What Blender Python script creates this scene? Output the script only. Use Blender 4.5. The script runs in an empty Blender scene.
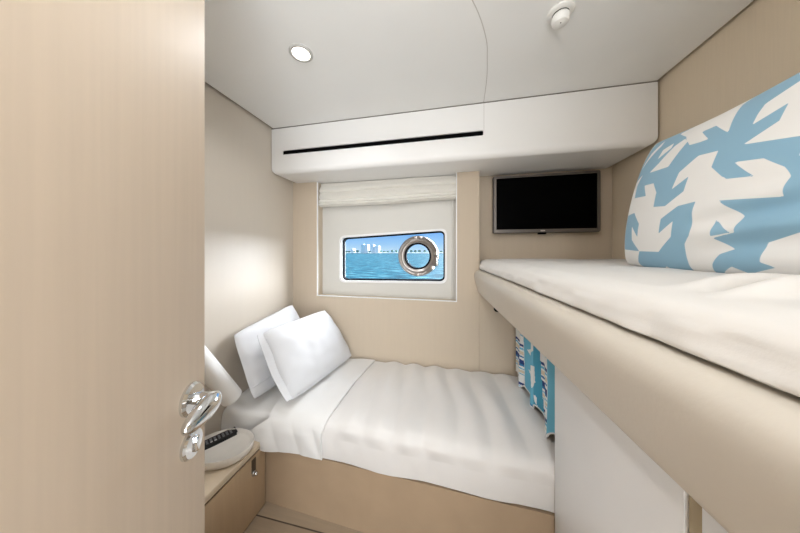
import bpy, bmesh, math, random
from mathutils import Vector, Matrix, noise
random.seed(7)
SC = bpy.context.scene
COL = SC.collection
FLOOR = 1.19          # geometry below is written about eye level; the floor is 1.19 m lower

# ------------------------------------------------------------------ helpers
def lin(c):
    return tuple(((v/255)/12.92 if v/255 <= .04045 else ((v/255+.055)/1.055)**2.4) for v in c) + (1.,)

def mat(name, rgb, rough=.6, metal=0., spec=.5, var=0., scale=(30, 30, 30), bump=0., bscale=None, coat=0., sheen=0., emit=None, estr=0.):
    m = bpy.data.materials.new(name); m.use_nodes = True
    nt = m.node_tree; b = nt.nodes['Principled BSDF']
    b.inputs['Base Color'].default_value = lin(rgb)
    b.inputs['Roughness'].default_value = rough
    b.inputs['Metallic'].default_value = metal
    b.inputs['Specular IOR Level'].default_value = spec
    b.inputs['Coat Weight'].default_value = coat
    b.inputs['Sheen Weight'].default_value = sheen
    if emit:
        b.inputs['Emission Color'].default_value = lin(emit); b.inputs['Emission Strength'].default_value = estr
    if var or bump:
        tc = nt.nodes.new('ShaderNodeTexCoord')
        def ns(sc):
            mp = nt.nodes.new('ShaderNodeMapping'); mp.inputs['Scale'].default_value = sc
            nt.links.new(tc.outputs['Object'], mp.inputs['Vector'])
            n = nt.nodes.new('ShaderNodeTexNoise'); n.inputs['Scale'].default_value = 1.; n.inputs['Detail'].default_value = 4.
            nt.links.new(mp.outputs['Vector'], n.inputs['Vector'])
            return n
        if var:
            n = ns(scale)
            r = nt.nodes.new('ShaderNodeValToRGB')
            lo = tuple(max(0, v*(1-var)) for v in rgb); hi = tuple(min(255, v*(1+var)) for v in rgb)
            r.color_ramp.elements[0].position = .3; r.color_ramp.elements[0].color = lin(lo)
            r.color_ramp.elements[1].position = .7; r.color_ramp.elements[1].color = lin(hi)
            nt.links.new(n.outputs['Fac'], r.inputs['Fac']); nt.links.new(r.outputs['Color'], b.inputs['Base Color'])
        if bump:
            n = ns(bscale or scale)
            bp = nt.nodes.new('ShaderNodeBump'); bp.inputs['Strength'].default_value = bump; bp.inputs['Distance'].default_value = .002
            nt.links.new(n.outputs['Fac'], bp.inputs['Height']); nt.links.new(bp.outputs['Normal'], b.inputs['Normal'])
    return m

def world_origin(p):
    o = Vector((0, 0, 0))
    while p is not None:
        o += p.location; p = p.parent
    return o

def obj(name, bm, m, parent=None, smooth=30, label=None):
    """link a bmesh (given in scene coordinates) as one mesh object; origin = base of its box, or its parent's origin"""
    bmesh.ops.recalc_face_normals(bm, faces=bm.faces[:])
    me = bpy.data.meshes.new(name)
    if parent is not None:
        off = world_origin(parent); loc = Vector((0, 0, 0))
    else:
        xs = [v.co for v in bm.verts]
        off = Vector(((min(c.x for c in xs)+max(c.x for c in xs))/2, (min(c.y for c in xs)+max(c.y for c in xs))/2, min(c.z for c in xs)))
        loc = off.copy()
    for v in bm.verts: v.co -= off
    bm.to_mesh(me); bm.free()
    ms = m if isinstance(m, (list, tuple)) else [m]
    for q in ms: me.materials.append(q)
    if smooth:
        me.polygons.foreach_set('use_smooth', [True]*len(me.polygons))
        me.set_sharp_from_angle(angle=math.radians(smooth))
    o = bpy.data.objects.new(name, me); COL.objects.link(o)
    o.location = loc
    if parent is not None: o.parent = parent
    if label: o['label'] = label
    return o

def tag(o, label, cat, group=None, kind=None):
    o['label'] = label; o['category'] = cat
    if group: o['group'] = group
    if kind: o['kind'] = kind
    return o

def thing(name, label, cat, loc, group=None, kind=None):
    o = bpy.data.objects.new(name, None); COL.objects.link(o)
    o.location = loc; o.empty_display_size = .05
    return tag(o, label, cat, group, kind)

def box(x0, x1, y0, y1, z0, z1, bev=0., seg=2, bm=None, M=None):
    bm = bm or bmesh.new()
    r = bmesh.ops.create_cube(bm, size=1.)
    vs = r['verts']
    for v in vs:
        v.co = Vector(((x0+x1)/2+v.co.x*(x1-x0), (y0+y1)/2+v.co.y*(y1-y0), (z0+z1)/2+v.co.z*(z1-z0)))
        if M is not None: v.co = M @ v.co
    if bev:
        es = list({e for v in vs for e in v.link_edges})
        bmesh.ops.bevel(bm, geom=es, offset=bev, segments=seg, profile=.5, affect='EDGES')
    return bm

def frame_for(d):
    d = Vector(d).normalized()
    a = Vector((0, 0, 1)) if abs(d.z) < .9 else Vector((1, 0, 0))
    s = d.cross(a).normalized(); t = s.cross(d).normalized()
    return s, t, d

def lathe(prof, org, axis=(0, 0, 1), n=40, bm=None, sx=1., sy=1., closed=False, dirs=None):
    """prof: (radius, height along axis)"""
    bm = bm or bmesh.new()
    s, t, d = frame_for(axis)
    if dirs: s, t = Vector(dirs[0]), Vector(dirs[1])
    org = Vector(org); rings = []
    for r, h in prof:
        if r < 1e-6:
            rings.append([bm.verts.new(org+d*h)])
        else:
            rings.append([bm.verts.new(org+d*h+s*(r*sx*math.cos(2*math.pi*k/n))+t*(r*sy*math.sin(2*math.pi*k/n))) for k in range(n)])
    pairs = list(zip(rings, rings[1:])) + ([(rings[-1], rings[0])] if closed else [])
    for A, B in pairs:
        for k in range(n):
            k2 = (k+1) % n
            if len(A) == 1 and len(B) == 1: continue
            if len(A) == 1: bm.faces.new((A[0], B[k2], B[k]))
            elif len(B) == 1: bm.faces.new((A[k], A[k2], B[0]))
            else: bm.faces.new((A[k], A[k2], B[k2], B[k]))
    return bm

def tube(pts, r, n=10, bm=None, cap=True):
    bm = bm or bmesh.new()
    pts = [Vector(p) for p in pts]; rings = []
    rs = r if isinstance(r, (list, tuple)) else [r]*len(pts)
    s0 = None
    for i, p in enumerate(pts):
        d = (pts[min(i+1, len(pts)-1)]-pts[max(i-1, 0)]).normalized()
        if s0 is None: s0 = frame_for(d)[0]
        s = (s0-d*s0.dot(d)).normalized(); t = d.cross(s); s0 = s
        rings.append([bm.verts.new(p+s*(rs[i]*math.cos(2*math.pi*k/n))+t*(rs[i]*math.sin(2*math.pi*k/n))) for k in range(n)])
    for A, B in zip(rings, rings[1:]):
        for k in range(n):
            bm.faces.new((A[k], A[(k+1) % n], B[(k+1) % n], B[k]))
    if cap:
        bm.faces.new(rings[0][::-1]); bm.faces.new(rings[-1])
    return bm

def catmull(P, n):
    """n samples through control points P (tuples of any size)"""
    out = []; m = len(P)-1
    for i in range(n):
        t = i/(n-1)*m; k = min(int(t), m-1); f = t-k
        p0, p1, p2, p3 = P[max(k-1, 0)], P[k], P[k+1], P[min(k+2, m)]
        out.append(tuple(.5*(2*b+(c-a)*f+(2*a-5*b+4*c-d)*f*f+(3*b-a-3*c+d)*f**3) for a, b, c, d in zip(p0, p1, p2, p3)))
    return out

def rquad(cs, r, n=8):
    """rounded quad: corners in order, (x,z)"""
    out = []; m = len(cs)
    for i in range(m):
        p = Vector(cs[i]); a = (Vector(cs[i-1])-p).normalized(); b = (Vector(cs[(i+1) % m])-p).normalized()
        for k in range(n+1):
            t = k/n
            p0 = p+a*r; p2 = p+b*r
            q = (p0*(1-t)**2+p*2*t*(1-t)*1.0+p2*t*t)
            out.append((q.x, q.y))
    return out

def grow(cs, d):
    cx = sum(c[0] for c in cs)/len(cs); cz = sum(c[1] for c in cs)/len(cs)
    return [(c[0]+d*math.copysign(1, c[0]-cx), c[1]+d*math.copysign(1, c[1]-cz)) for c in cs]

def plate(outer, holes, y0, y1, bm=None):
    """flat plate in the xz plane with holes, from y0 to y1"""
    bm = bm or bmesh.new()
    loops = [outer]+list(holes); layers = []
    for y in (y0, y1):
        es = []; rings = []
        for L in loops:
            vs = [bm.verts.new((x, y, z)) for x, z in L]
            rings.append(vs)
            es += [bm.edges.new((vs[i], vs[(i+1) % len(vs)])) for i in range(len(vs))]
        bmesh.ops.triangle_fill(bm, edges=es, use_beauty=True, use_dissolve=False)
        layers.append(rings)
    for A, B in zip(*layers):
        for i in range(len(A)):
            j = (i+1) % len(A)
            bm.faces.new((A[i], A[j], B[j], B[i]))
    return bm

def ring_plate(A, B, y0, y1):
    """flat ring between two outlines with the same number of points"""
    bm = bmesh.new(); n = len(A)
    L = [[bm.verts.new((x, y, z)) for x, z in P] for P, y in ((A, y0), (B, y0), (B, y1), (A, y1))]
    for k in range(4):
        P, Q = L[k], L[(k+1) % 4]
        for i in range(n):
            j = (i+1) % n
            bm.faces.new((P[i], P[j], Q[j], Q[i]))
    return bm

def sweep_profile(rows, bm=None, cap=True, closed=True):
    """rows: list of point lists (same length) -> skin"""
    bm = bm or bmesh.new()
    R = [[bm.verts.new(p) for p in row] for row in rows]
    n = len(R[0])
    for A, B in zip(R, R[1:]):
        for k in range(n if closed else n-1):
            bm.faces.new((A[k], A[(k+1) % n], B[(k+1) % n], B[k]))
    if cap and closed:
        bm.faces.new(R[0][::-1]); bm.faces.new(R[-1])
    return bm

def cloth(f, nu, nv, th):
    """sheet of cloth f(u,v)->point, given real thickness th inwards"""
    bm = bmesh.new()
    G = [[Vector(f(i/nu, j/nv)) for j in range(nv+1)] for i in range(nu+1)]
    N = [[None]*(nv+1) for _ in range(nu+1)]
    for i in range(nu+1):
        for j in range(nv+1):
            a = G[min(i+1, nu)][j]-G[max(i-1, 0)][j]; b = G[i][min(j+1, nv)]-G[i][max(j-1, 0)]
            N[i][j] = a.cross(b).normalized()
    T = [[bm.verts.new(G[i][j]) for j in range(nv+1)] for i in range(nu+1)]
    Bv = [[bm.verts.new(G[i][j]-N[i][j]*th) for j in range(nv+1)] for i in range(nu+1)]
    for i in range(nu):
        for j in range(nv):
            bm.faces.new((T[i][j], T[i+1][j], T[i+1][j+1], T[i][j+1]))
            bm.faces.new((Bv[i][j], Bv[i][j+1], Bv[i+1][j+1], Bv[i+1][j]))
    for i in range(nu):
        for j in (0, nv):
            bm.faces.new((T[i][j], T[i+1][j], Bv[i+1][j], Bv[i][j]))
    for j in range(nv):
        for i in (0, nu):
            bm.faces.new((T[i][j], T[i][j+1], Bv[i][j+1], Bv[i][j]))
    return bm

def boolean(o, cutter):
    md = o.modifiers.new('cut', 'BOOLEAN'); md.object = cutter; md.operation = 'DIFFERENCE'; md.solver = 'EXACT'
    dg = bpy.context.evaluated_depsgraph_get()
    me = bpy.data.meshes.new_from_object(o.evaluated_get(dg))
    o.modifiers.clear(); o.data = me
    me.polygons.foreach_set('use_smooth', [True]*len(me.polygons))
    me.set_sharp_from_angle(angle=math.radians(30))
    bpy.data.objects.remove(cutter)

# ------------------------------------------------------------------ materials
M = {}
M['wall'] = mat('wall_fabric', (201, 186, 166), .75, var=.006, scale=(60, 60, 4), bump=.15, bscale=(400, 400, 60))
M['wall_left'] = mat('wall_satin', (205, 195, 181), .42, spec=.8, var=.004, scale=(60, 60, 4), bump=.04, bscale=(300, 300, 30))
M['wall_right'] = mat('wall_weave', (221, 205, 181), .75, var=.008, scale=(200, 200, 6), bump=.15, bscale=(400, 400, 60))
M['ceil'] = mat('ceiling_white', (245, 245, 243), .7, var=.006, scale=(3, 3, 3))
M['dark_gap'] = mat('shadow_gap_black', (40, 36, 32), .9)
M['seam'] = mat('seam_grey', (206, 203, 198), .8)
M['joint'] = mat('joint_grey', (120, 115, 108), .8)
M['soffit'] = mat('soffit_white', (240, 239, 237), .4, var=.005, scale=(3, 3, 3))
M['black'] = mat('matte_black', (7, 7, 7), .9, spec=.08)
M['liner'] = mat('window_liner_grey', (214, 212, 206), .5, var=.006, scale=(5, 5, 5))
M['white'] = mat('white_gloss_paint', (240, 240, 240), .3)
M['rubber'] = mat('black_rubber', (24, 27, 32), .8, spec=.1)
M['steel'] = mat('brushed_steel', (172, 166, 162), .3, metal=1., bump=.05, bscale=(300, 300, 300))
M['chrome'] = mat('polished_chrome', (222, 224, 226), .08, metal=1.)
M['blind'] = mat('blind_linen', (230, 227, 219), .85, var=.01, scale=(90, 90, 300), bump=.2, bscale=(500, 500, 500), sheen=.2)
M['bezel'] = mat('taupe_metal', (108, 102, 97), .38, metal=.6, bump=.05, bscale=(20, 300, 300))
M['bezel_dark'] = mat('dark_taupe_edge', (62, 55, 50), .45)
M['screen'] = mat('screen_black', (3, 3, 3), .35, spec=.02)
M['logo'] = mat('logo_silver', (215, 210, 202), .3, metal=.3)
M['door'] = mat('door_oak_veneer', (206, 188, 167), .6, spec=.3, var=.012, scale=(90, 90, 2.2), bump=.05, bscale=(300, 300, 5))
M['door_edge'] = mat('door_edge', (190, 172, 146), .5)
M['linen'] = mat('white_linen', (216, 217, 220), .85, bump=.1, bscale=(400, 400, 400), sheen=.15)
M['sheet'] = mat('white_sheet', (232, 231, 229), .85, bump=.1, bscale=(400, 400, 400), sheen=.15)
M['spread'] = mat('bedspread_white', (226, 223, 220), .8, bump=.1, bscale=(400, 400, 400), sheen=.2)
M['bunk_sheet'] = mat('bunk_sheet_ivory', (226, 223, 219), .85, bump=.1, bscale=(300, 300, 300), sheen=.15)
M['leather'] = mat('tan_leather', (172, 149, 123), .5, var=.02, scale=(8, 8, 8), bump=.12, bscale=(250, 250, 250))
M['rail'] = mat('beige_leather', (205, 197, 185), .45, var=.012, scale=(6, 6, 6), bump=.1, bscale=(220, 220, 220))
M['top'] = mat('pale_wood_top', (205, 188, 164), .4, var=.02, scale=(12, 60, 12))
M['drawer'] = mat('tan_wood_front', (172, 148, 119), .45, var=.02, scale=(60, 60, 3))
M['latch'] = mat('bronze_plate', (96, 86, 72), .4, metal=.6)
M['ceramic'] = mat('off_white_ceramic', (226, 221, 213), .35, var=.01, scale=(30, 30, 30))
M['remote'] = mat('remote_black', (20, 20, 22), .5)
M['button'] = mat('button_grey', (126, 128, 132), .5)
M['button_w'] = mat('button_white', (225, 225, 225), .5)
M['shade'] = mat('lamp_shade_white', (240, 239, 236), .6)
M['panel'] = mat('white_cabinet_lacquer', (244, 245, 247), .35, var=.003, scale=(3, 3, 3))
M['stile'] = mat('tan_cabinet_frame', (176, 160, 130), .5, var=.02, scale=(60, 60, 3))
M['cord_white'] = mat('white_piping', (238, 240, 242), .7)
M['hull'] = mat('hull_white', (225, 226, 228), .4)
M['corridor'] = mat('corridor_cream', (222, 218, 210), .7)
M['lens'] = mat('lit_lens', (255, 250, 240), .4, emit=(255, 248, 236), estr=9.)
M['light_trim'] = mat('light_trim_grey', (190, 188, 184), .4)
M['plastic'] = mat('white_plastic', (234, 233, 229), .45)

def floor_mat():
    m = bpy.data.materials.new('grey_oak_planks'); m.use_nodes = True
    nt = m.node_tree; b = nt.nodes['Principled BSDF']; b.inputs['Roughness'].default_value = .45
    tc = nt.nodes.new('ShaderNodeTexCoord')
    br = nt.nodes.new('ShaderNodeTexBrick')
    br.inputs['Color1'].default_value = lin((160, 142, 120)); br.inputs['Color2'].default_value = lin((134, 115, 93))
    br.inputs['Mortar'].default_value = lin((70, 58, 46)); br.inputs['Scale'].default_value = 1.
    br.inputs['Brick Width'].default_value = .9; br.inputs['Row Height'].default_value = .12; br.inputs['Mortar Size'].default_value = .003
    mp = nt.nodes.new('ShaderNodeMapping'); mp.inputs['Scale'].default_value = (6, 80, 6)
    n = nt.nodes.new('ShaderNodeTexNoise'); n.inputs['Scale'].default_value = 1.; n.inputs['Detail'].default_value = 6
    mx = nt.nodes.new('ShaderNodeMixRGB'); mx.blend_type = 'MULTIPLY'; mx.inputs['Fac'].default_value = .5
    rp = nt.nodes.new('ShaderNodeValToRGB'); rp.color_ramp.elements[0].color = (.55, .55, .55, 1)
    L = nt.links
    L.new(tc.outputs['Object'], br.inputs['Vector']); L.new(tc.outputs['Object'], mp.inputs['Vector'])
    L.new(mp.outputs['Vector'], n.inputs['Vector']); L.new(n.outputs['Fac'], rp.inputs['Fac'])
    L.new(br.outputs['Color'], mx.inputs['Color1']); L.new(rp.outputs['Color'], mx.inputs['Color2'])
    L.new(mx.outputs['Color'], b.inputs['Base Color'])
    return m
M['floor'] = floor_mat()

def glass_mat():
    m = bpy.data.materials.new('window_glass'); m.use_nodes = True
    nt = m.node_tree; nt.nodes.clear()
    o = nt.nodes.new('ShaderNodeOutputMaterial'); t = nt.nodes.new('ShaderNodeBsdfTransparent'); g = nt.nodes.new('ShaderNodeBsdfGlossy')
    g.inputs['Roughness'].default_value = .02; t.inputs['Color'].default_value = (.96, .98, .99, 1)
    mx = nt.nodes.new('ShaderNodeMixShader'); mx.inputs['Fac'].default_value = .04
    nt.links.new(t.outputs[0], mx.inputs[1]); nt.links.new(g.outputs[0], mx.inputs[2]); nt.links.new(mx.outputs[0], o.inputs['Surface'])
    return m
M['glass'] = glass_mat()

def sea_mat():
    m = bpy.data.materials.new('aqua_sea'); m.use_nodes = True
    nt = m.node_tree; b = nt.nodes['Principled BSDF']; L = nt.links
    b.inputs['Roughness'].default_value = .5; b.inputs['Specular IOR Level'].default_value = .1
    tc = nt.nodes.new('ShaderNodeTexCoord'); mp = nt.nodes.new('ShaderNodeMapping'); mp.inputs['Scale'].default_value = (.3, .6, 1)
    n = nt.nodes.new('ShaderNodeTexNoise'); n.inputs['Scale'].default_value = 1.; n.inputs['Detail'].default_value = 9.; n.inputs['Roughness'].default_value = .68
    r = nt.nodes.new('ShaderNodeValToRGB')
    e = r.color_ramp.elements
    e[0].position = .40; e[0].color = lin((6, 52, 66)); e[1].position = .66; e[1].color = lin((120, 168, 170))
    k = r.color_ramp.elements.new(.52); k.color = lin((26, 92, 106))
    bp = nt.nodes.new('ShaderNodeBump'); bp.inputs['Strength'].default_value = .5; bp.inputs['Distance'].default_value = .3
    L.new(tc.outputs['Object'], mp.inputs['Vector']); L.new(mp.outputs['Vector'], n.inputs['Vector'])
    L.new(n.outputs['Fac'], r.inputs['Fac']); L.new(r.outputs['Color'], b.inputs['Base Color'])
    L.new(n.outputs['Fac'], bp.inputs['Height']); L.new(bp.outputs['Normal'], b.inputs['Normal'])
    return m
M['sea'] = sea_mat()

def print_mat(name):
    """colours come from the woven/printed pattern stored on the cloth"""
    m = bpy.data.materials.new(name); m.use_nodes = True
    nt = m.node_tree; b = nt.nodes['Principled BSDF']; b.inputs['Roughness'].default_value = .8
    a = nt.nodes.new('ShaderNodeVertexColor'); a.layer_name = 'print'
    nt.links.new(a.outputs['Color'], b.inputs['Base Color'])
    return m
M['curtain'] = print_mat('curtain_print')

def cushion_mat():
    m = bpy.data.materials.new('cushion_print'); m.use_nodes = True
    nt = m.node_tree; b = nt.nodes['Principled BSDF']; b.inputs['Roughness'].default_value = .85
    b.inputs['Sheen Weight'].default_value = .15
    a = nt.nodes.new('ShaderNodeAttribute'); a.attribute_name = 'pattern'
    r = nt.nodes.new('ShaderNodeValToRGB')
    r.color_ramp.elements[0].position = .47; r.color_ramp.elements[0].color = lin((238, 236, 233))
    r.color_ramp.elements[1].position = .53; r.color_ramp.elements[1].color = lin((140, 180, 203))
    nt.links.new(a.outputs['Fac'], r.inputs['Fac']); nt.links.new(r.outputs['Color'], b.inputs['Base Color'])
    return m
M['cushion'] = cushion_mat()

# ------------------------------------------------------------------ room shell
XL, XR = -1.10, .908          # side walls
YB, YR = 1.50, 1.62           # hull wall, and the deeper wall above the upper bunk
YF = -.28                     # doorway wall
ZF, ZC = -FLOOR, .76
def struct(name, bm, m, label, cat, parent=None, smooth=30):
    o = obj(name, bm, m, parent, smooth)
    if parent is None: tag(o, label, cat, kind='structure')
    return o

struct('floor', box(XL-.06, XR+.06, -1.5, 1.66, ZF-.05, ZF), M['floor'], 'greyish oak plank floor between the nightstand and the bed base', 'floor')
struct('wall_left', box(XL-.05, XL, -1.45, 1.62, ZF, ZC+.05), M['wall_left'], 'plain beige satin wall beside the pillows and reading lamp', 'wall')
struct('wall_right', box(XR, XR+.05, -1.45, 1.66, ZF, ZC+.05), M['wall_right'], 'tan fabric wall beside the upper bunk', 'wall')

WX0, WX1, WZ0 = -.911, .030, -.309       # window recess
bm = box(XL, WX0, YB, YR, ZF, ZC+.05)
box(WX1, .160, YB, YR, ZF, ZC+.05, bm=bm)
box(WX0, WX1, YB, YR, ZF, WZ0, bm=bm)
box(WX0, WX1, YB, YR, .50, ZC+.05, bm=bm)
box(.1625, XR, YB, YR, ZF, -.20, bm=bm)
box(.1600, .1630, YB+.004, YR, ZF, -.20, bm=bm)
box(.160, XR, YR, YR+.04, -.24, ZC+.05, bm=bm)
struct('wall_back', bm, M['wall'], 'beige panelled wall holding the window and the television', 'wall')
# doorway wall behind the camera and corridor
bm = box(XL, -.21, YF-.08, YF, ZF, ZC+.05)
box(.42, XR, YF-.08, YF, ZF, ZC+.05, bm=bm)
box(-.21, .42, YF-.08, YF, .72, ZC+.05, bm=bm)
struct('wall_front', bm, M['wall'], 'beige wall with the doorway into the cabin', 'wall')
struct('wall_corridor', box(XL, XR, -1.45, -1.40, ZF, ZC+.05), M['corridor'], 'cream corridor wall outside the cabin door', 'wall')
c = struct('ceiling', box(XL+.017, XR-.014, YF, YR, ZC, ZC+.02), M['ceil'], 'smooth off-white ceiling panel with a curved seam', 'ceiling')
seam = catmull([(-.25, .50), (-.06, .575), (.06, .757), (.118, .90), (.137, 1.007), (.150, 1.12), (.158, 1.288)], 40)
obj('seam', sweep_profile([[(x-.0016, y, ZC-.0006), (x+.0016, y, ZC-.0006), (x+.0016, y, ZC+.002), (x-.0016, y, ZC+.002)] for x, y in seam]), M['seam'], c)
bm = box(XL-.05, XR+.05, -1.45, 1.66, ZC+.05, ZC+.09)
struct('trim_1', bm, M['dark_gap'], 'dark shadow gap around the edge of the ceiling panel', 'trim')
struct('ceiling_corridor', box(XL, XR, -1.40, YF-.08, ZC, ZC+.02), M['ceil'], 'white corridor ceiling outside the cabin door', 'ceiling')

# ------------------------------------------------------------------ window
w = thing('window_1', 'rectangular hull window with a round steel porthole in it, looking out to sea', 'window', (-.42, 1.6, -.2), kind='structure')
CS = [(-.770, .098), (-.040, .137), (-.040, -.201), (-.770, -.213)]
O = [(WX0, .50), (WX1, .50), (WX1, WZ0), (WX0, WZ0)]
obj('liner_panel', plate(O, [rquad(grow(CS, .001), .036)], 1.571, 1.604), M['liner'], w)
obj('reveal_rim', ring_plate(rquad(grow(CS, .009), .044), rquad(grow(CS, -.005), .036), 1.566, 1.640), M['white'], w)
G = grow(CS, -.006)
obj('gasket', ring_plate(rquad(grow(CS, -.0045), .036), rquad(grow(CS, -.0145), .028), 1.590, 1.618), M['rubber'], w)
obj('frame_bead', plate([(WX0+.001, .49), (WX0+.007, .49), (WX0+.007, WZ0+.006), (WX1-.006, WZ0+.006), (WX1-.006, .49), (WX1, .49), (WX1, WZ0), (WX0+.001, WZ0)], [], 1.494, 1.503), M['white'], w)
obj('side_channel', box(-.006, .006, 1.556, 1.572, WZ0+.01, .33, .003), M['liner'], w)
PX, PZ = -.2217, -.0335
hole = [(PX+.078*math.cos(2*math.pi*k/48), PZ+.078*math.sin(2*math.pi*k/48)) for k in range(48)]
obj('pane', plate(rquad(G, .034), [hole], 1.606, 1.611), M['glass'], w)
ring = lathe([(.084, .012), (.084, .030), (.090, .036), (.104, .040), (.116, .034), (.121, .036), (.132, .028), (.136, .018), (.136, .0), (.084, .0)], (PX, 1.608, PZ), (0, -1, 0), 64, closed=True)
pr = obj('porthole_ring', ring, M['steel'], w)
obj('inner_seal', lathe([(.078, .034), (.084, .037), (.091, .034), (.091, .0), (.078, .0)], (PX, 1.608, PZ), (0, -1, 0), 64, closed=True), M['rubber'], pr)
obj('porthole_glass', lathe([(0, .004), (.079, .004), (.079, .009), (0, .009)], (PX, 1.608, PZ), (0, -1, 0), 48), M['glass'], pr)
def onring(a, r): return PX+r*math.cos(math.radians(a)), PZ+r*math.sin(math.radians(a))
for a in (8, -38):
    x, z = onring(a, .124)
    obj('latch', lathe([(0, .052), (.010, .050), (.014, .042), (.014, .02), (0, .02)], (x, 1.608, z), (0, -1, 0), 20), M['chrome'], pr)
x, z = onring(-14, .131)
obj('latch_lever', box(x-.009, x+.009, 1.552, 1.575, z-.032, z+.032, .006), M['chrome'], pr)
for a in (82, 98, -92):
    x, z = onring(a, .124)
    obj('hinge_tab', box(x-.014, x+.014, 1.566, 1.582, z-.008, z+.008, .003), M['steel'], pr)

# roman blind, gathered
b = thing('roman_blind', 'off-white linen roman blind gathered up at the top of the window', 'blind', (-.44, 1.53, .32))
bx0, bx1 = WX0+.006, WX1-.006
obj('headrail', box(bx0, bx1, 1.535, 1.566, .446, .474, .003), M['blind'], b)
def fold_f(z0, z1, d, ph):
    prof = catmull([(1.548, z1), (1.552-d*.55, z1-.012), (1.548-d, (z0*1.4+z1*.6)/2), (1.550-d*.8, z0+.006), (1.556-d*.35, z0), (1.560-d*.2, z0+.012)], 24)
    def f(u, v):
        y, z = prof[min(int(v*23+.5), 23)]
        x = bx0+(bx1-bx0)*u
        wv = math.sin(u*5.1+ph)*.5+math.sin(u*11+ph*2)*.25
        return (x, y+wv*.004, z+.012*u+wv*.006*(1-v*.3))
    return f
for z0, z1, d, ph in ((.405, .462, .026, 0), (.352, .425, .030, .8), (.328, .372, .034, 1.9), (.312, .345, .036, 2.7)):
    obj('blind_fold', cloth(fold_f(z0, z1, d, ph), 60, 23, .004), M['blind'], b, smooth=60)

# ------------------------------------------------------------------ overhead soffit with vent slot
s = thing('overhead_soffit', 'white overhead soffit along the top of the back wall with a black vent slot', 'soffit', (-.1, 1.45, .5))
bm = bmesh.new()
bmesh.ops.create_cube(bm, size=1.)
sx0, sx1 = XL+.003, XR-.010
for v in bm.verts:
    v.co = Vector(((sx0+sx1)/2+v.co.x*(sx1-sx0), 1.45+v.co.y*.32, .617+v.co.z*.280))
es = [e for e in bm.edges if (all(q.co.y < 1.3 and q.co.z < .52 for q in e.verts)) or (all(q.co.z < .52 for q in e.verts) and abs(e.verts[0].co.x-e.verts[1].co.x) < .01)]
bmesh.ops.bevel(bm, geom=es, offset=.034, segments=6, profile=.5, affect='EDGES')
body = obj('body', bm, M['soffit'], s)
cut = obj('cutter', box(-1.02, .157, 1.2, 1.36, .592, .618, .006), M['black'], s)
bpy.context.view_layer.update()
boolean(body, cut)
obj('vent_slot', box(-1.03, .170, 1.298, 1.36, .585, .625), M['black'], s, label='black air vent slot')
bm = box(.1585, .1605, 1.2885, 1.30, .617, .755)
obj('panel_seam', bm, M['seam'], s)
obj('top_joint', box(sx0, sx1, 1.2885, 1.30, .7555, .7598), M['joint'], s)

# ------------------------------------------------------------------ television
t = thing('television', 'black flat television with a taupe frame on the wall above the upper bunk', 'television', (.534, 1.6, .1))
tx0, tx1, tz0, tz1 = .249, .822, .108, .460
obj('housing', box(tx0+.02, tx1-.02, 1.592, 1.618, tz0+.03, tz1-.03, .006), M['bezel_dark'], t)
TO = [(tx0, tz1), (tx1, tz1), (tx1, tz0), (tx0, tz0)]
obj('bezel_back', plate(rquad(TO, .010, 4), [], 1.574, 1.594), M['bezel_dark'], t)
TI = [(tx0+.017, tz1-.017), (tx1-.017, tz1-.017), (tx1-.017, tz0+.022), (tx0+.017, tz0+.022)]
obj('bezel', plate(rquad(grow(TO, -.003), .009, 4), [TI], 1.562, 1.574), M['bezel'], t)
obj('screen', box(tx0+.015, tx1-.015, 1.5685, 1.574, tz0+.020, tz1-.015), M['screen'], t)
lg = bmesh.new()
for i in range(4):     # four small raised letters, too small in the photograph to read
    x = .512+i*.0062
    box(x, x+.0046, 1.5606, 1.5622, tz0+.0085, tz0+.0155, bm=lg)
obj('logo', lg, M['logo'], t)
obj('sensor_tab', box(.503, .545, 1.566, 1.590, tz0-.008, tz0+.002, .002), M['black'], t)

# ------------------------------------------------------------------ ceiling fittings
def downlight(x, y, label):
    d = thing('downlight', label, 'ceiling light', (x, y, ZC), group='recessed ceiling downlights')
    obj('trim_ring', lathe([(.031, -.001), (.033, -.0055), (.040, -.006), (.0435, -.003), (.0435, .0), (.031, .0)], (x, y, ZC), (0, 0, 1), 40, closed=True), M['light_trim'], d)
    obj('lens', lathe([(0, -.004), (.0315, -.0035), (.0315, -.0005), (0, -.0005)], (x, y, ZC), (0, 0, 1), 40), M['lens'], d)
    L = bpy.data.lights.new('downlight_lamp', 'AREA'); L.shape = 'DISK'; L.size = .055; L.energy = LAMP; L.color = (.97, .98, 1.); L.spread = math.radians(150)
    lo = bpy.data.objects.new('downlight_lamp', L); COL.objects.link(lo); lo.location = (x, y, ZC-.012)
    return d
LAMP = 3.2; DOME_FILL = 8.
downlight(-.566, .82, 'round lit recessed ceiling downlight close to the left wall, in front of the soffit')
downlight(-.72, .10, 'added unseen fill downlight behind the open door')  # extra downlight added out of sight as fill
hx, hy = -.10, .10  # dome fitting added out of view to brighten the right wall
d = thing('dome_fill', 'added fill light in an unseen white dome on the ceiling just inside the doorway', 'ceiling light', (hx, hy, ZC))
obj('base', lathe([(0, 0), (.075, 0), (.075, -.012), (0, -.012)], (hx, hy, ZC), (0, 0, 1), 40), M['plastic'], d)
obj('dome', lathe([(.068, -.012), (.066, -.024), (.055, -.036), (.035, -.044), (0, -.047), (0, -.012)], (hx, hy, ZC), (0, 0, 1), 40), M['lens'], d)
L = bpy.data.lights.new('dome_fill_lamp', 'POINT'); L.energy = DOME_FILL; L.color = (.90, .945, 1.); L.shadow_soft_size = .05
lo = bpy.data.objects.new('dome_fill_lamp', L); COL.objects.link(lo); lo.location = (hx, hy, ZC-.105)

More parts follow.
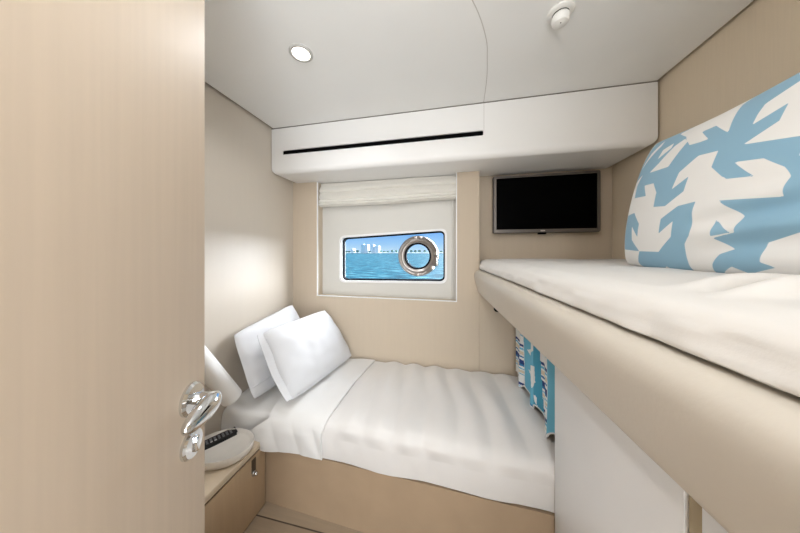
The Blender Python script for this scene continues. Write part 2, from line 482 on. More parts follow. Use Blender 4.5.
d = thing('smoke_detector', 'small white round detector with a ball sensor on the ceiling', 'detector', (.338, .855, ZC))
dx, dy = .338, .855
obj('base_ring', lathe([(.0, 0), (.038, 0), (.038, -.003), (.035, -.006), (.030, -.008), (0, -.008)], (dx, dy, ZC), (0, 0, 1), 40), M['plastic'], d)
obj('dark_groove', lathe([(0, -.006), (.0235, -.006), (.0235, -.010), (0, -.010)], (dx, dy, ZC), (0, 0, 1), 32), M['dark_gap'], d)
ball = obj('ball_sensor', lathe([(0, -.010), (.022, -.010), (.0255, -.016), (.0255, -.026), (.021, -.036), (.011, -.041), (0, -.042)], (dx, dy, ZC), (0, 0, 1), 36), M['plastic'], d)
obj('sensor_hole', lathe([(0, -.0430), (.0028, -.0425), (.0028, -.030), (0, -.030)], (dx-.003, dy-.008, ZC+.0015), (0, 0, 1), 12), M['dark_gap'], d)

# ------------------------------------------------------------------ lower bed
def skew(x, y):
    return (y+.042*(-.27-min(x, .345))*max(0., (1.5-y)/.545))
bm2 = sweep_profile([[(x, skew(x, .955), ZF), (x, skew(x, .955), -.922), (x, YB-.004, -.922), (x, YB-.004, ZF)] for x in (XL+.002, -.6, 0., .345, .885)])
tag(obj('bed_base', bm2, M['leather']), 'tan leather-clad base box under the lower bed', 'bed base')

BP = [(.956, -.917), (.952, -.87), (.952, -.81), (.962, -.772), (.995, -.748), (1.09, -.729), (1.24, -.718), (1.39, -.717), (1.492, -.722)]
BS = catmull(BP, 90)
def bedp(v):
    i = v*89; k = min(int(i), 88); f = i-k
    y = BS[k][0]*(1-f)+BS[k+1][0]*f; z = BS[k][1]*(1-f)+BS[k+1][1]*f
    ty, tz = BS[k+1][0]-BS[k][0], BS[k+1][1]-BS[k][1]; l = math.hypot(ty, tz)
    return y, z, -tz/l, ty/l           # point and outward normal
def skewc(x, y):
    q = max(0., min(1., (-.72-x)/.36))
    return skew(x, y)-.050*q*max(0., (1.5-y)/.545)
def nz(x, y, z=0.): return noise.noise(Vector((x, y, z)))
def matt(u, v):
    x = XL+.004+(.875-XL)*u
    y, z, ny, nn = bedp(v)
    o = -.020+.003*nz(x*9, y*9, z*9)+.002*nz(x*25, y*14, z*14)
    e = min(1, (x-XL)/.03); z -= .012*(1-e)**2
    return (x, skewc(x, y+ny*o), z+nn*o)
# mattress: closed block under that profile
rows = []
for i in range(81):
    u = i/80; row = [matt(u, j/40) for j in range(41)]
    row = [(p[0], p[1], max(p[2], -.920)) for p in row]
    row += [(row[-1][0], row[-1][1], -.921), (row[0][0], row[0][1], -.921)]
    rows.append(row)
tag(obj('mattress', sweep_profile(rows), M['sheet'], smooth=50), 'lower bed mattress in a white fitted sheet on the tan base', 'mattress')

def spread_f(u, v):
    x0 = -.585+.09*max(0, v-.25); x = x0+(.872-x0)*u
    y, z, ny, nn = bedp(.012+v*.985)
    top = max(0., min(1., (v-.22)/.12))
    k = x+.10*(y-1.2)+.03*nz(x*3, y*4)
    amp = (.35+.65*max(0., nz(x*2.2+5, y*3.5)+.45))*min(1., u/.09)
    w_ = abs(math.sin(k*24.))**1.5
    o = .002+top*(.019*w_*amp*(1-.45*max(0, x)))+.005*nz(x*6, y*6, z*6)+.0018*nz(x*22, y*16, z*16)+(1-top)*.003*math.sin(k*17)
    o = max(o, -.004)
    return (x, skew(x, y+ny*o*(1 if v < .97 else .3)), z+nn*o+(.0015*math.sin(x*7)*(1-v*6) if v < .16 else 0))
tag(obj('bedspread', cloth(spread_f, 260, 110, .009), M['spread'], smooth=60), 'white rumpled bedspread laid over the lower bed and hanging down its front', 'bedspread')

def fold_sheet(u, v):
    xa = -.985+.16*min(1, max(0, (v-.05)/.3)); xb = -.556+.095*max(0, v-.25)
    x = xa+(xb-xa)*u
    y, z, ny, nn = bedp(.02+.012*math.sin(u*9)+v*.955)
    side = max(0., min(1., (.36-v)/.14))
    o = .0165+.0045*nz(x*7+3, y*7, z*7)+.002*nz(x*20, y*20, z*20)+side*(.006*abs(math.sin(x*30+z*9))+.004*nz(x*14, 2, z*6))
    return (x, skewc(x, y+ny*o), z+nn*o)
tag(obj('folded_sheet', cloth(fold_sheet, 90, 110, .007), M['sheet'], smooth=60), 'white top sheet folded back in a smooth band below the pillows', 'sheet')

# ------------------------------------------------------------------ pillows
def pillow_bm(A, B, C_, D, T, T2=None, n=44, inward=.05, seed=0., wr=.006, rnd=0.):
    """A bottom-left, B bottom-right, C top-right, D top-left (as seen from the front); front normal = (B-A)x(D-A)"""
    A, B, C_, D = map(Vector, (A, B, C_, D)); c0 = (A+B+C_+D)/4; A, B, C_, D = [c0+(q-c0)*(1+rnd*.75) for q in (A, B, C_, D)]; T2 = T if T2 is None else T2
    N = (B-A).cross(D-A).normalized()
    ctr = (A+B+C_+D)/4
    def base(u, v):
        # edges pulled inward between the corners
        r_c = 1-rnd*((2*u-1)**2*(2*v-1)**2)**1.6
        u = .5+(u-.5)*r_c; v = .5+(v-.5)*r_c
        p = A*(1-u)*(1-v)+B*u*(1-v)+C_*u*v+D*(1-u)*v
        iu = inward*4*v*(1-v)*(1-2*u); iv = inward*4*u*(1-u)*(1-2*v)*(0.35 if v < .5 else 1.)
        return p+(B-A)*iu+(D-A)*iv
    def th(u, v): return (max(0., 4*u*(1-u))**.5)*(max(0., 4*v*(1-v))**.5)
    bm = bmesh.new(); Fv = []; Bv = []
    for i in range(n+1):
        rf = []; rb = []
        for j in range(n+1):
            u, v = i/n, j/n
            p = base(u, v); h = th(u, v)
            q = p*7+Vector((seed, seed*2, 0))
            wv = wr*noise.noise(q)+wr*.6*noise.noise(q*2.6)
            cr = wr*.9*math.sin((u*5+v*9)*2.2+3*noise.noise(p*5))*(1-h)
            f = bm.verts.new(p+N*(T*h+(wv+cr)*min(1, h*1.2)**1.5))
            rf.append(f)
            rb.append(f if i in (0, n) or j in (0, n) else bm.verts.new(p-N*(T2*h)))
        Fv.append(rf); Bv.append(rb)
    for i in range(n):
        for j in range(n):
            bm.faces.new((Fv[i][j], Fv[i+1][j], Fv[i+1][j+1], Fv[i][j+1]))
            bm.faces.new((Bv[i][j], Bv[i][j+1], Bv[i+1][j+1], Bv[i+1][j]))
    return bm, base, N

bm, base, N = pillow_bm((-.925, .972, -.712), (-.905, 1.455, -.700), (-1.035, 1.405, -.352), (-1.058, .985, -.415), .055, .035, inward=.02, seed=2., wr=.013, rnd=.07)
p1 = tag(obj('pillow', bm, M['linen'], smooth=70), 'white pillow at the back, leaning on the beige wall behind another pillow', 'pillow', 'white bed pillows')
hem = [base(u, .18)+N*(.004+.051*(4*u*(1-u))**.5*(4*.18*.82)**.5) for u in [i/30 for i in range(31)]]
obj('hem', tube(hem, .0026, 6), M['linen'], p1)

FA, FB, FC, FD = (-.728, .975, -.690), (-.640, 1.466, -.682), (-.815, 1.43, -.385), (-.925, 1.02, -.405)
bm, base, N = pillow_bm(FA, FB, FC, FD, .088, .050, inward=.022, seed=9., wr=.009, rnd=.06)
p2 = tag(obj('pillow', bm, M['linen'], smooth=70), 'plump white pillow in front, leaning on the other pillow with a piped edge', 'pillow', 'white bed pillows')
pp = [base(u, 0.) for u in [i/30 for i in range(31)]]+[base(1., v) for v in [i/24 for i in range(1, 25)]]
obj('piping', tube(pp, .0035, 8), M['linen'], p2)
# flat open flange of the pillowcase along its near short side
def flange(u, v):
    p = base(0., v); q = base(.10, v)
    d = (p-q).normalized()
    return p+d*(.030*u-.004)-N*(.012*u*math.sin(v*3.1))+N*.003*math.sin(v*11)
obj('flange', cloth(flange, 8, 40, .004), M['linen'], p2, smooth=60)

# ------------------------------------------------------------------ nightstand with tray, remote and wall lamp
n_ = thing('nightstand', 'low tan nightstand cabinet between the open door and the bed', 'nightstand', (-.98, .6, ZF))
NX = -.857; NY0, NY1 = .25, .968
obj('carcass', box(XL+.003, NX-.020, NY0, NY1-.03, ZF, -.906), M['drawer'], n_)
obj('tabletop', box(XL+.003, NX+.002, NY0, NY1-.028, -.899, -.872, .003), M['top'], n_)
obj('gap_strip', box(XL+.006, NX-.006, NY0+.004, NY1-.03, -.910, -.898), M['dark_gap'], n_)
dr = obj('drawer_front', box(NX-.020, NX, NY0+.003, NY1, ZF+.006, -.908, .0025), M['drawer'], n_)
obj('latch_plate', box(NX-.001, NX+.0015, .888, .912, -.975, -.918, .001), M['latch'], dr, label='dark bronze latch plate')
obj('knob', lathe([(0, 0), (.012, 0), (.012, .004), (.008, .007), (.0085, .014), (.006, .018), (0, .019)], (NX, .900, -.982), (1, 0, 0), 24), M['chrome'], dr, label='small chrome knob')

TC = (-.962, .845)
fw = Vector((-.2113, .9774, 0)); rt = Vector((.9774, .2113, 0))
tr = obj('tray', lathe([(0, 0), (.80, .0), (.92, .008), (.985, .024), (1., .038), (.985, .043), (.955, .041), (.91, .032), (.84, .026), (0, .024)], (TC[0], TC[1], -.8715), (0, 0, 1), 64, sx=.124, sy=.094, dirs=(rt, fw)), M['ceramic'], smooth=50)
tag(tr, 'oval off-white ceramic tray on the nightstand', 'tray')
rd = Vector((.052, .088, 0)).normalized(); rs = Vector((rd.y, -rd.x, 0))
RM = Matrix(((rd.x, rs.x, 0, -1.022), (rd.y, rs.y, 0, .868), (0, 0, 1, -.847), (0, 0, 0, 1)))
r_ = thing('remote_control', 'black remote control with small buttons lying in the oval tray', 'remote control', (-1.022, .868, -.847))
obj('case', box(-.078, .072, -.019, .019, 0, .016, .004, M=RM), M['remote'], r_)
for i in range(9):
    for j in range(3):
        w_ = i in (3, 4) and j == 2
        obj('button', box(-.066+i*.0145, -.058+i*.0145, -.0135+j*.0105, -.0075+j*.0105, .0155, .0178, M=RM), M['button_w'] if w_ else M['button'], r_)

l_ = thing('wall_lamp', 'white cylindrical reading lamp tilted down from the wall over the nightstand', 'lamp', (-1.09, .80, -.46))
a0 = Vector((-1.030, .754, -.358)); a1 = Vector((-.996, .920, -.676)); ax = (a1-a0)
Ln = ax.length
obj('lamp_shade', lathe([(.0, 0), (.031, 0), (.0335, .004), (.0425, Ln), (.0400, Ln), (.031, .006), (0, .006)], a0, ax, 48), M['shade'], l_)
obj('bulb', lathe([(0, .05), (.012, .05), (.014, .09), (.024, .13), (.022, .15), (0, .165)], a0, ax, 20), M['plastic'], l_)
obj('wall_mount', lathe([(0, 0), (.035, 0), (.035, .010), (.012, .014), (.012, .046), (0, .046)], (XL, .772, -.392), (1, 0, 0), 28), M['chrome'], l_)

# ------------------------------------------------------------------ upper bunk
def bx(y): return .155+.068*(1.5-y)           # front line of the upper bunk, slightly raked to the hull
Y0b, Y1b = -.20, 1.498
u_ = thing('upper_bunk', 'upper bunk frame with a rounded beige leather rail', 'bunk bed', (.5, .6, -.26))
RP = [(.010, -.113), (-.006, -.115), (-.019, -.124), (-.025, -.139), (-.024, -.158), (-.018, -.185), (-.010, -.215), (-.002, -.245), (.004, -.252), (.030, -.254), (.030, -.113)]
rp = catmull(RP[:9], 34)+RP[9:]
rows = []
for i in range(42):
    y = Y0b+(Y1b-Y0b)*i/41
    rows.append([(bx(y)+a, y, z) for a, z in rp])
obj('rail', sweep_profile(rows), M['rail'], u_)
rows = []
for i in range(20):
    y = Y0b+(Y1b-Y0b)*i/19
    rows.append([(bx(y)+.030, y, -.150), (XR-.004, y, -.150), (XR-.004, y, -.250), (bx(y)+.030, y, -.250)])
bm = sweep_profile(rows)
box(.166, XR-.004, Y1b, YR-.002, -.198, -.150, bm=bm)
obj('bunk_base', bm, M['leather'], u_)

def bunk_top(x, y):
    z = -.046+.004*nz(x*5, y*5)+.0025*nz(x*15, y*11)
    return z
rows = []
NYR = 260
for i in range(NYR+1):
    y = -.19+(1.612+.19)*i/NYR
    e = min(1., max(0., (1.612-y)/.05)); dz = -.018*(1-e)**2
    xf = bx(min(y, 1.5))+.006; row = []
    P2 = [(xf+.027, -.147), (xf+.027, -.122), (xf+.020, -.111), (xf+.001, -.106), (xf+.001, -.090), (xf+.005, -.077), (xf+.018, -.060), (xf+.050, -.051)]
    if y > 1.5: P2 = [(max(a, .168), b_) for a, b_ in P2]
    for k, (x, z) in enumerate(catmull(P2, 26)):
        s_ = .0045*nz(y*9, z*30, 3)+.003*nz(y*24, z*40, 1)
        row.append((x+s_*(1 if k < 18 else .2)*(y < 1.5), y, z+dz+(.003*nz(x*15, y*11)*k/26)))
    for k in range(1, 61):
        x = xf+.050+(XR-.006-xf-.050)*k/60
        f = min(1, k/12); zz = -.051*(1-f)+bunk_top(x, y)*f
        # soft creases in front of the cushion
        q = max(0., min(1., (x-.275)/.09)); q = q*q*(3-2*q)
        yy = y-.10*(x-.38)
        zz += q*(.017*math.exp(-((yy-.405)/.016)**2)-.007*math.exp(-((yy-.378)/.008)**2)+.019*math.exp(-((yy-.352)/.015)**2))
        row.append((x, y, zz+dz))
    row += [(XR-.006, y, -.147)]
    rows.append(row)
tag(obj('mattress', sweep_profile(rows), M['bunk_sheet'], smooth=50), 'upper bunk mattress in a creased ivory sheet behind the beige rail', 'mattress')

# ------------------------------------------------------------------ cabinet under the bunk
c_ = thing('storage_cabinet', 'white-doored storage cabinet standing under the upper bunk at the foot of the bed', 'cabinet', (.6, .35, ZF))
CX = .346
obj('carcass', box(CX+.020, XR-.004, -.20, .920, ZF, -.254), M['stile'], c_)
obj('door_panel', box(CX, CX+.020, .450, .922, ZF+.02, -.256, .0015), M['panel'], c_)
obj('frame_stile', box(CX+.004, CX+.020, .426, .4475, ZF+.02, -.256, .001), M['stile'], c_, label='tan upright strip between the white doors')
obj('door_panel', box(CX, CX+.020, -.20, .4235, ZF+.02, -.256, .0015), M['panel'], c_)

# ------------------------------------------------------------------ curtain
def cur(s, v):
    """s: 0 near the hull .. 1 near the cabinet, v: 0 top .. 1 hem"""
    y = 1.468-.500*s
    amp = .004+.008*v
    ph = s*3.1*2*math.pi
    x = .354+.020*s+amp*math.sin(ph)+.006*math.sin(ph*2.3+1)*v
    y += .012*math.cos(ph)*v
    zb = -.716+.035*max(0, math.sin(ph*1.0+1.2))+.012*nz(s*9, 4)
    yb = min(1.488, max(.96, y))
    for k in range(89):
        if BS[k][0] <= yb <= BS[k+1][0] and BS[k][1] > -.78: zb = max(zb-.0, BS[k][1]+.014+.022*max(0, math.sin(ph+1.2)))
    return (x, y, -.256+(zb+.256)*v)
bm = cloth(cur, 130, 170, .003)
ct = obj('privacy_curtain', bm, M['curtain'], smooth=60)
tag(ct, 'blue and white printed privacy curtain hanging from under the upper bunk rail', 'curtain')
me = ct.data
ca = me.color_attributes.new('print', 'BYTE_COLOR', 'CORNER')
NAVY, MID, AQ, WHT, SAND, DEEP = [lin(c) for c in ((28, 58, 122), (48, 122, 176), (108, 184, 214), (232, 235, 236), (214, 205, 186), (66, 154, 188))]
seq = [(WHT, .030), (NAVY, .012), (WHT, .006), (AQ, .010), (WHT, .008), (SAND, .018), (WHT, .006), (MID, .008), (WHT, .012), (NAVY, .022), (MID, .010), (WHT, .010), (AQ, .006), (WHT, .006), (SAND, .012), (WHT, .005), (AQ, .005), (WHT, .012)]
tot = sum(b_ for _, b_ in seq)
motif = [[(.45, .30), (.55, .26), (.58, .36), (.53, .44), (.50, .38)], [(.48, .60), (.60, .56), (.62, .70), (.55, .80), (.53, .68)], [(.58, .84), (.63, .82), (.64, .92)], [(.46, .14), (.56, .10), (.57, .18)], [(.36, .50), (.44, .46), (.46, .56), (.41, .62), (.43, .55)], [(.38, .70), (.47, .72), (.50, .88), (.44, .80)], [(.34, .20), (.40, .18), (.42, .27), (.37, .33)], [(.50, .34), (.56, .30), (.57, .42), (.52, .46)], [(.52, .60), (.58, .64), (.56, .75)], [(.40, .04), (.47, .06), (.45, .14)]]
def inside(P, x, y):
    c = False; j = len(P)-1
    for i in range(len(P)):
        if (P[i][1] > y) != (P[j][1] > y) and x < (P[j][0]-P[i][0])*(y-P[i][1])/(P[j][1]-P[i][1])+P[i][0]: c = not c
        j = i
    return c
off = ct.location
for p in me.polygons:
    cc = p.center+off
    s = (1.468-cc.y)/.500; v = (-.256-cc.z)/.46
    sk = s-.04*v
    if sk < .27 or .655 < sk < .83:
        q = ((v*.46)+.02*s) % tot; col = WHT
        for cl, wd in seq:
            if q < wd: col = cl; break
            q -= wd
        if .262 < sk < .27 or .82 < sk: col = WHT
    else:
        col = AQ if sk < .42 or sk > .83 else DEEP if sk > .55 else AQ
        if any(inside(P, s, v) for P in motif): col = WHT
        if v > .955 and .27 < sk < .655: col = MID
    for li in p.loop_indices: ca.data[li].color = col
obj('hem_piping', tube([Vector(cur(i/90, 1.))+Vector((-.002, 0, .001)) for i in range(91)], .0035, 6), M['cord_white'], ct)
tag(obj('wall_hook', lathe([(0, 0), (.016, 0), (.016, .012), (.011, .020), (.011, .032), (0, .034)], (.256, YB, -.340), (0, -1, 0), 20), M['black']), 'small black fitting on the back wall just under the bunk rail', 'hook')

# ------------------------------------------------------------------ printed cushion on the upper bunk
BLUE = [
 [(.044,.645),(.037,.732),(.05,.983),(.132,1.02),(.306,1.02),(.454,1.0),(.451,.981),(.369,.986),(.268,.957),(.358,.891),(.432,.791),(.484,.783),(.525,.682),(.512,.682),(.441,.612),(.428,.506),(.502,.562),(.498,.472),(.411,.402),(.332,.413),(.328,.516),(.282,.594),(.2,.6),(.245,.511),(.12,.52),(.10,.617),(.13,.70),(.07,.66)],
 [(.722,.976),(.774,.887),(.735,.866),(.694,.843),(.688,.795),(.688,.742),(.771,.778),(.767,.7),(.685,.644),(.845,.579),(.84,.499),(.881,.435),(.887,.373),(.85,.388),(.834,.419),(.814,.466),(.761,.532),(.674,.561),(.747,.455),(.651,.495),(.595,.575),(.599,.665),(.525,.682),(.454,.7),(.408,.801),(.484,.783),(.525,.778),(.456,.866),(.522,.86),(.607,.76),(.595,.831),(.578,.94),(.611,1.02),(.72,1.02)],
 [(.597,.575),(.665,.479),(.741,.459),(.69,.532)],
 [(.834,.408),(.84,.449),(.883,.419),(.96,.40),(.95,.25),(.886,.19),(.795,.146),(.785,.062),(.82,.041),(.732,.011),(.692,.039),(.594,-.02),(.627,.046),(.662,.096),(.71,.12),(.652,.177),(.73,.197),(.731,.273),(.662,.369),(.828,.335)],
 [(.645,.27),(.648,.187),(.718,.199)],
 [(.049,.389),(.163,.399),(.229,.309),(.222,.212),(.155,.3),(.165,.192),(.232,.109),(.378,.106),(.461,.197),(.469,.295),(.388,.223),(.396,.319),(.485,.385),(.565,.391),(.555,.197),(.529,.15),(.525,.056),(.508,-.02),(.421,-.02),(.383,.02),(.306,-.02),(.237,.006),(.183,-.02),(.186,.029),(.232,.109),(.047,.122),(.04,.26)],
 [(.86,1.02),(.90,.86),(.97,.80),(1.02,.9),(1.02,1.02)],
 [(.90,.72),(1.0,.62),(1.0,.5),(.93,.56)],
]
WHITE = [
 [(.205,.694),(.256,.747),(.319,.848),(.363,.873),(.398,.834),(.351,.687)],
 [(.226,.787),(.227,.858),(.293,.878),(.298,.841)],
 [(.072,.748),(.109,.874),(.167,.953),(.177,.907)],
]
def sdist(P, x, y):
    d = 9.
    for i in range(len(P)):
        ax_, ay = P[i-1]; bx_, by = P[i]
        ex, ey = bx_-ax_, by-ay; L2 = ex*ex+ey*ey
        t_ = max(0, min(1, ((x-ax_)*ex+(y-ay)*ey)/L2)) if L2 else 0
        d = min(d, math.hypot(x-ax_-t_*ex, y-ay-t_*ey))
    return d if inside(P, x, y) else -d
def cush(a, b):
    T = .072*((4*a*(1-a))**.42*(4*b*(1-b))**.42)
    r_c = 1-.055*((2*a-1)**2*(2*b-1)**2)**1.5
    a = .5+(a-.5)*r_c; b = .5+(b-.5)*r_c
    x = .565+.085*b-.97*T
    y = .946-.5*a+.008*4*b*(1-b)*(1-2*a)
    z = -.052+.413*b-.034*4*a*(1-a)*b+.2*T
    # soft pulls running in from the near lower side
    g = math.exp(-((b-.24)/.16)**2)*max(0, min(1, (a-.5)/.3))*(4*a*(1-a))**.5
    x += g*.012*math.sin(b*40-a*5)
    return Vector((x, y, z)), Vector((-.97, 0, .2)), T
bm = bmesh.new(); NA = 150
lay = bm.verts.layers.float.new('pattern')
Fv = []; Bk = []
for i in range(NA+1):
    rf = []; rb = []
    for j in range(NA+1):
        a, b_ = i/NA, j/NA
        p, n0, T = cush(a, b_)
        f = bm.verts.new(p); rf.append(f)
        sd = max(sdist(P, a, b_) for P in BLUE); sw = max(sdist(P, a, b_) for P in WHITE)
        f[lay] = max(0., min(1., .5+min(sd, -sw)*40))
        if i in (0, NA) or j in (0, NA): rb.append(f)
        else:
            g = bm.verts.new(p-n0*T*1.95); g[lay] = f[lay]; rb.append(g)
    Fv.append(rf); Bk.append(rb)
for i in range(NA):
    for j in range(NA):
        bm.faces.new((Fv[i][j], Fv[i+1][j], Fv[i+1][j+1], Fv[i][j+1]))
        bm.faces.new((Bk[i][j], Bk[i][j+1], Bk[i+1][j+1], Bk[i+1][j]))
tag(obj('throw_cushion', bm, M['cushion'], smooth=70), 'square white cushion with a pale blue leaf-like print propped up on the upper bunk', 'cushion')

# ------------------------------------------------------------------ open cabin door
Ev = Vector((-.4475, .3583, 0)); dv = Vector((.375, -.927, 0)).normalized(); nv = Vector((.927, .375, 0)).normalized()
DM = Matrix(((dv.x, nv.x, 0, Ev.x), (dv.y, nv.y, 0, Ev.y), (0, 0, 1, 0), (0, 0, 0, 1)))   # x: from free edge to hinge, y: out of the visible face
dr_ = thing('door_1', 'open pale oak cabin door with a chrome lever handle', 'door', (Ev.x, Ev.y, ZF), kind='structure')
obj('door_leaf', box(0, .655, -.038, 0, ZF+.008, .715, .0015, M=DM), M['door'], dr_)
h_ = thing('x', '', '', (0, 0, 0)); bpy.data.objects.remove(h_)
def D(x, y, z): return DM @ Vector((x, y, z))
HZ = -.25; HX = .040
ros = obj('handle_rosette', lathe([(0, 0), (.0265, 0), (.0265, .004), (.023, .008), (.014, .0095), (0, .0095)], D(HX, 0, HZ), nv, 40), M['chrome'], dr_)
neck = tube([D(HX, .006, HZ), D(HX, .030, HZ), D(HX+.002, .037, HZ-.001)], [.0095, .0085, .010], 20)
obj('handle_neck', neck, M['chrome'], dr_)
# teardrop lever
prof = [(-.013, .001), (-.011, .007), (-.004, .0125), (.010, .0168), (.026, .0172), (.042, .0155), (.055, .0128), (.065, .0095), (.071, .005), (.0725, .001)]
lv = lathe([(r, t_) for t_, r in catmull(prof, 26)], D(HX+.002, .0370, HZ-.003), dv+Vector((0, 0, -.06)), 28, sx=.85, sy=.98)
obj('lever', lv, M['chrome'], dr_, smooth=60)
esc = obj('lock_rosette', lathe([(0, 0), (.0235, 0), (.0235, .004), (.021, .0075), (.012, .009), (0, .009)], D(HX+.001, 0, HZ-.075), nv, 40), M['chrome'], dr_)
ft = DM @ Matrix.Translation((HX+.001, 0, HZ-.075))
obj('thumb_turn', box(-.005, .005, .007, .014, -.013, .013, .003, M=ft), M['chrome'], dr_)
for z in (-.95, -.2, .5):
    obj('hinge', box(.652, .662, -.036, .004, z, z+.08, .001, M=DM), M['steel'], dr_)

# ------------------------------------------------------------------ outside: sea, shore, towers, trees
SEA = -4.2
def flat(x0, x1, y0, y1, z, nx=1, ny=1):
    bm = bmesh.new()
    V = [[bm.verts.new((x0+(x1-x0)*i/nx, y0+(y1-y0)*j/ny, z)) for j in range(ny+1)] for i in range(nx+1)]
    for i in range(nx):
        for j in range(ny): bm.faces.new((V[i][j], V[i+1][j], V[i+1][j+1], V[i][j+1]))
    return bm
tag(obj('sea', flat(-1600, 1600, 4, 1500, SEA), M['sea']), 'choppy aqua sea outside the window', 'sea', kind='structure')
M['shore'] = mat('shore_sand', (214, 216, 208), .9, var=.06, scale=(.05, .05, .05))
M['tree'] = mat('tree_green', (110, 146, 136), .9, var=.12, scale=(.3, .3, .3))
M['trunk'] = mat('tree_trunk', (110, 96, 82), .9)
M['tower'] = mat('tower_white', (232, 238, 238), .6)
M['tower_blue'] = mat('tower_blue_glass', (190, 226, 232), .35)
M['pane_far'] = mat('far_windows', (196, 218, 226), .3)
SY = 400.
tag(obj('shore', box(-800, 500, SY-3, SY+60, SEA-1, SEA+1.3, .2), M['shore']), 'thin pale shoreline across the water', 'shore', kind='structure')
def px2x(px, y=SY+8):
    u = (px-400)/240.
    C_, S_ = .97733, .21175
    return (-S_+C_*u)/(C_+S_*u)*y
def tower(px0, px1, top, kind, label):
    x0, x1 = px2x(px0), px2x(px1); y0 = SY+4; zt = (253.2-top)/240*SY*.93+SEA+1.3
    t_ = thing('tower_block', label, 'building', ((x0+x1)/2, y0, SEA+1.3))
    wl = obj('wall', box(x0, x1, y0, y0+10, SEA+1.25, zt, .1), M['tower' if kind else 'tower_blue'], t_)
    obj('roof', box(x0+.6, x1-.6, y0+1, y0+8, zt, zt+.9), M['tower'], t_)
    nwin = max(2, int((x1-x0)/2.4)); h = (zt-SEA-2)
    for i in range(nwin):
        xx = x0+(x1-x0)*(i+.5)/nwin
        obj('window_strip', box(xx-.55, xx+.55, y0-.15, y0+.1, SEA+2.2, zt-.8), M['pane_far' if kind else 'tower'], t_)
tower(361.6, 364.6, 244.0, 0, 'blue glass tower across the water, leftmost of the far towers')
tower(364.9, 368.4, 244.4, 1, 'white tower with wide blue glazing just right of the blue glass tower')
tower(371.8, 374.2, 244.2, 1, 'slim white tower on the far shore, third tower from the left')
tower(374.6, 379.6, 246.0, 1, 'broad white tower on the far shore left of the steel porthole')
tower(352.0, 354.0, 248.6, 1, 'low white block among trees at the left end of the far shore')
def far_tree(px, h, r, label):
    x = px2x(px); y = SY+random.uniform(1, 4)
    t_ = thing('tree', label, 'tree', (x, y, SEA+1.3), group='trees along the far shore')
    obj('trunk', tube([(x, y, SEA+1.2), (x+.2, y, SEA+1.3+h*.6)], [.35, .2], 6), M['trunk'], t_)
    bm = bmesh.new(); bmesh.ops.create_icosphere(bm, subdivisions=2, radius=1.)
    for v in bm.verts:
        k = 1+.35*noise.noise(v.co*1.9+Vector((px, 0, 0)))
        v.co = Vector((x+v.co.x*r*k, y+v.co.y*r*k*.8, SEA+1.3+h*.58+v.co.z*h*.46*k))
    obj('crown', bm, M['tree'], t_, smooth=0)
for px in (345.5, 348.2, 350.9, 355.6, 359, 370.2, 381.5, 385.2, 389, 393, 397, 408, 412, 416, 420, 425, 437, 441.5):
    lft = px < 371
    far_tree(px, random.uniform(3.2, 5.6), random.uniform(2., 3.), 'green tree on the far shore left of the round steel porthole' if px < 398 else 'green tree on the far shore seen through the round porthole' if px < 430 else 'green tree on the far shore right of the round steel porthole')

# ------------------------------------------------------------------ light
SKY_FILL = 44.
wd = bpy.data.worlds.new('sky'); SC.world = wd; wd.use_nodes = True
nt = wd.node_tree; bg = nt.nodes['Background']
tc = nt.nodes.new('ShaderNodeTexCoord'); sp = nt.nodes.new('ShaderNodeSeparateXYZ'); rp_ = nt.nodes.new('ShaderNodeValToRGB')
nt.links.new(tc.outputs['Generated'], sp.inputs['Vector']); nt.links.new(sp.outputs['Z'], rp_.inputs['Fac']); nt.links.new(rp_.outputs['Color'], bg.inputs['Color'])
e = rp_.color_ramp.elements
e[0].position = 0.; e[0].color = lin((196, 226, 250)); e[1].position = 1.; e[1].color = lin((70, 140, 225))
k = e.new(.03); k.color = lin((160, 208, 250)); k = e.new(.085); k.color = lin((104, 174, 244))
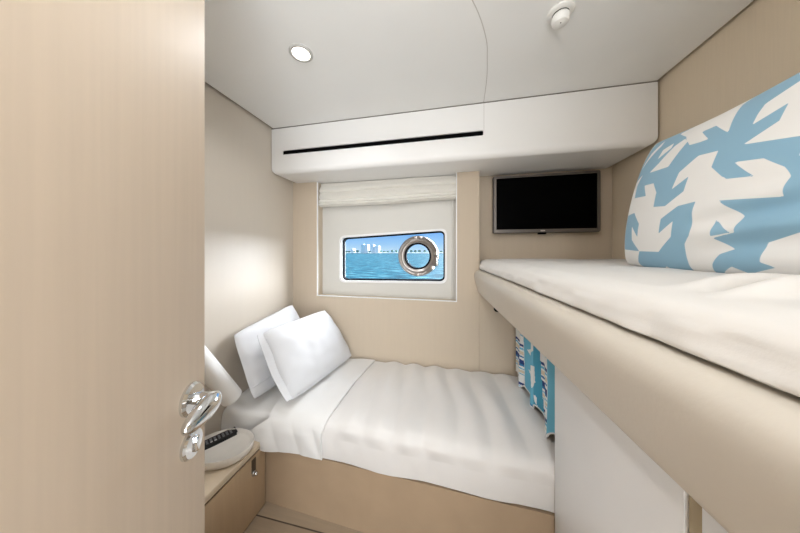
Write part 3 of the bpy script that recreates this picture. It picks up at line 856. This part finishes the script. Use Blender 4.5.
# added out-of-view bright lobe of sky, lights the left wall through the window
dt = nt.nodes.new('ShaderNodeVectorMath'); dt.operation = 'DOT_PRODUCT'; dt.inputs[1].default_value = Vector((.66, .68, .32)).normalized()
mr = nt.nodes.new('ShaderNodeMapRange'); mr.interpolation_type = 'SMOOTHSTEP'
mr.inputs['From Min'].default_value = .70; mr.inputs['From Max'].default_value = .96; mr.inputs['To Min'].default_value = 1.45; mr.inputs['To Max'].default_value = SKY_FILL
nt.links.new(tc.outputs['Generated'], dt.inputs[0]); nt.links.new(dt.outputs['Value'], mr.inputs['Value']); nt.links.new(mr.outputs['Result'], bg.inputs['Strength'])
m2 = nt.nodes.new('ShaderNodeMapRange'); m2.interpolation_type = 'SMOOTHSTEP'; m2.inputs['From Min'].default_value = .66; m2.inputs['From Max'].default_value = .86
mx_ = nt.nodes.new('ShaderNodeMixRGB'); mx_.inputs['Color2'].default_value = lin((248, 250, 255))
nt.links.new(dt.outputs['Value'], m2.inputs['Value']); nt.links.new(m2.outputs['Result'], mx_.inputs['Fac'])
nt.links.new(rp_.outputs['Color'], mx_.inputs['Color1']); nt.links.new(mx_.outputs['Color'], bg.inputs['Color'])
k = e.new(.25); k.color = lin((120, 180, 240))

def light(name, kind, loc, energy, color=(1, 1, 1), target=None, **kw):
    L = bpy.data.lights.new(name, kind); L.energy = energy; L.color = color
    for q, v in kw.items(): setattr(L, q, v)
    o = bpy.data.objects.new(name, L); COL.objects.link(o); o.location = loc
    if target is not None: o.rotation_euler = (Vector(target)-Vector(loc)).to_track_quat('-Z', 'Y').to_euler()
    return o
light('sun', 'SUN', (0, -10, 14), 1.7, (1, .96, .9), target=(3, 6, 0), angle=.01)
light('corridor_fill', 'AREA', (.52, -1.05, -.15), 62., (.90, .95, 1.), target=(.0, .8, -.1), shape='RECTANGLE', size=.95, size_y=1.6)  # large fill panel added behind the camera, shining in through the doorway

# ------------------------------------------------------------------ camera
cd = bpy.data.cameras.new('camera'); co = bpy.data.objects.new('camera', cd); COL.objects.link(co)
cd.sensor_width = 36.; cd.lens = 36.*240/800; cd.shift_y = -15.5/800; cd.clip_start = .02; cd.clip_end = 4000
co.location = (0, 0, 0); co.rotation_euler = (math.pi/2, 0, math.atan(52/240))
SC.camera = co
# lift everything so that the cabin floor is z = 0
for o in SC.objects:
    if o.parent is None: o.location.z += FLOOR
vs = SC.view_settings
vs.view_transform = 'Standard'; vs.look = 'None'; vs.exposure = -.42; vs.gamma = 1.; vs.use_curve_mapping = False
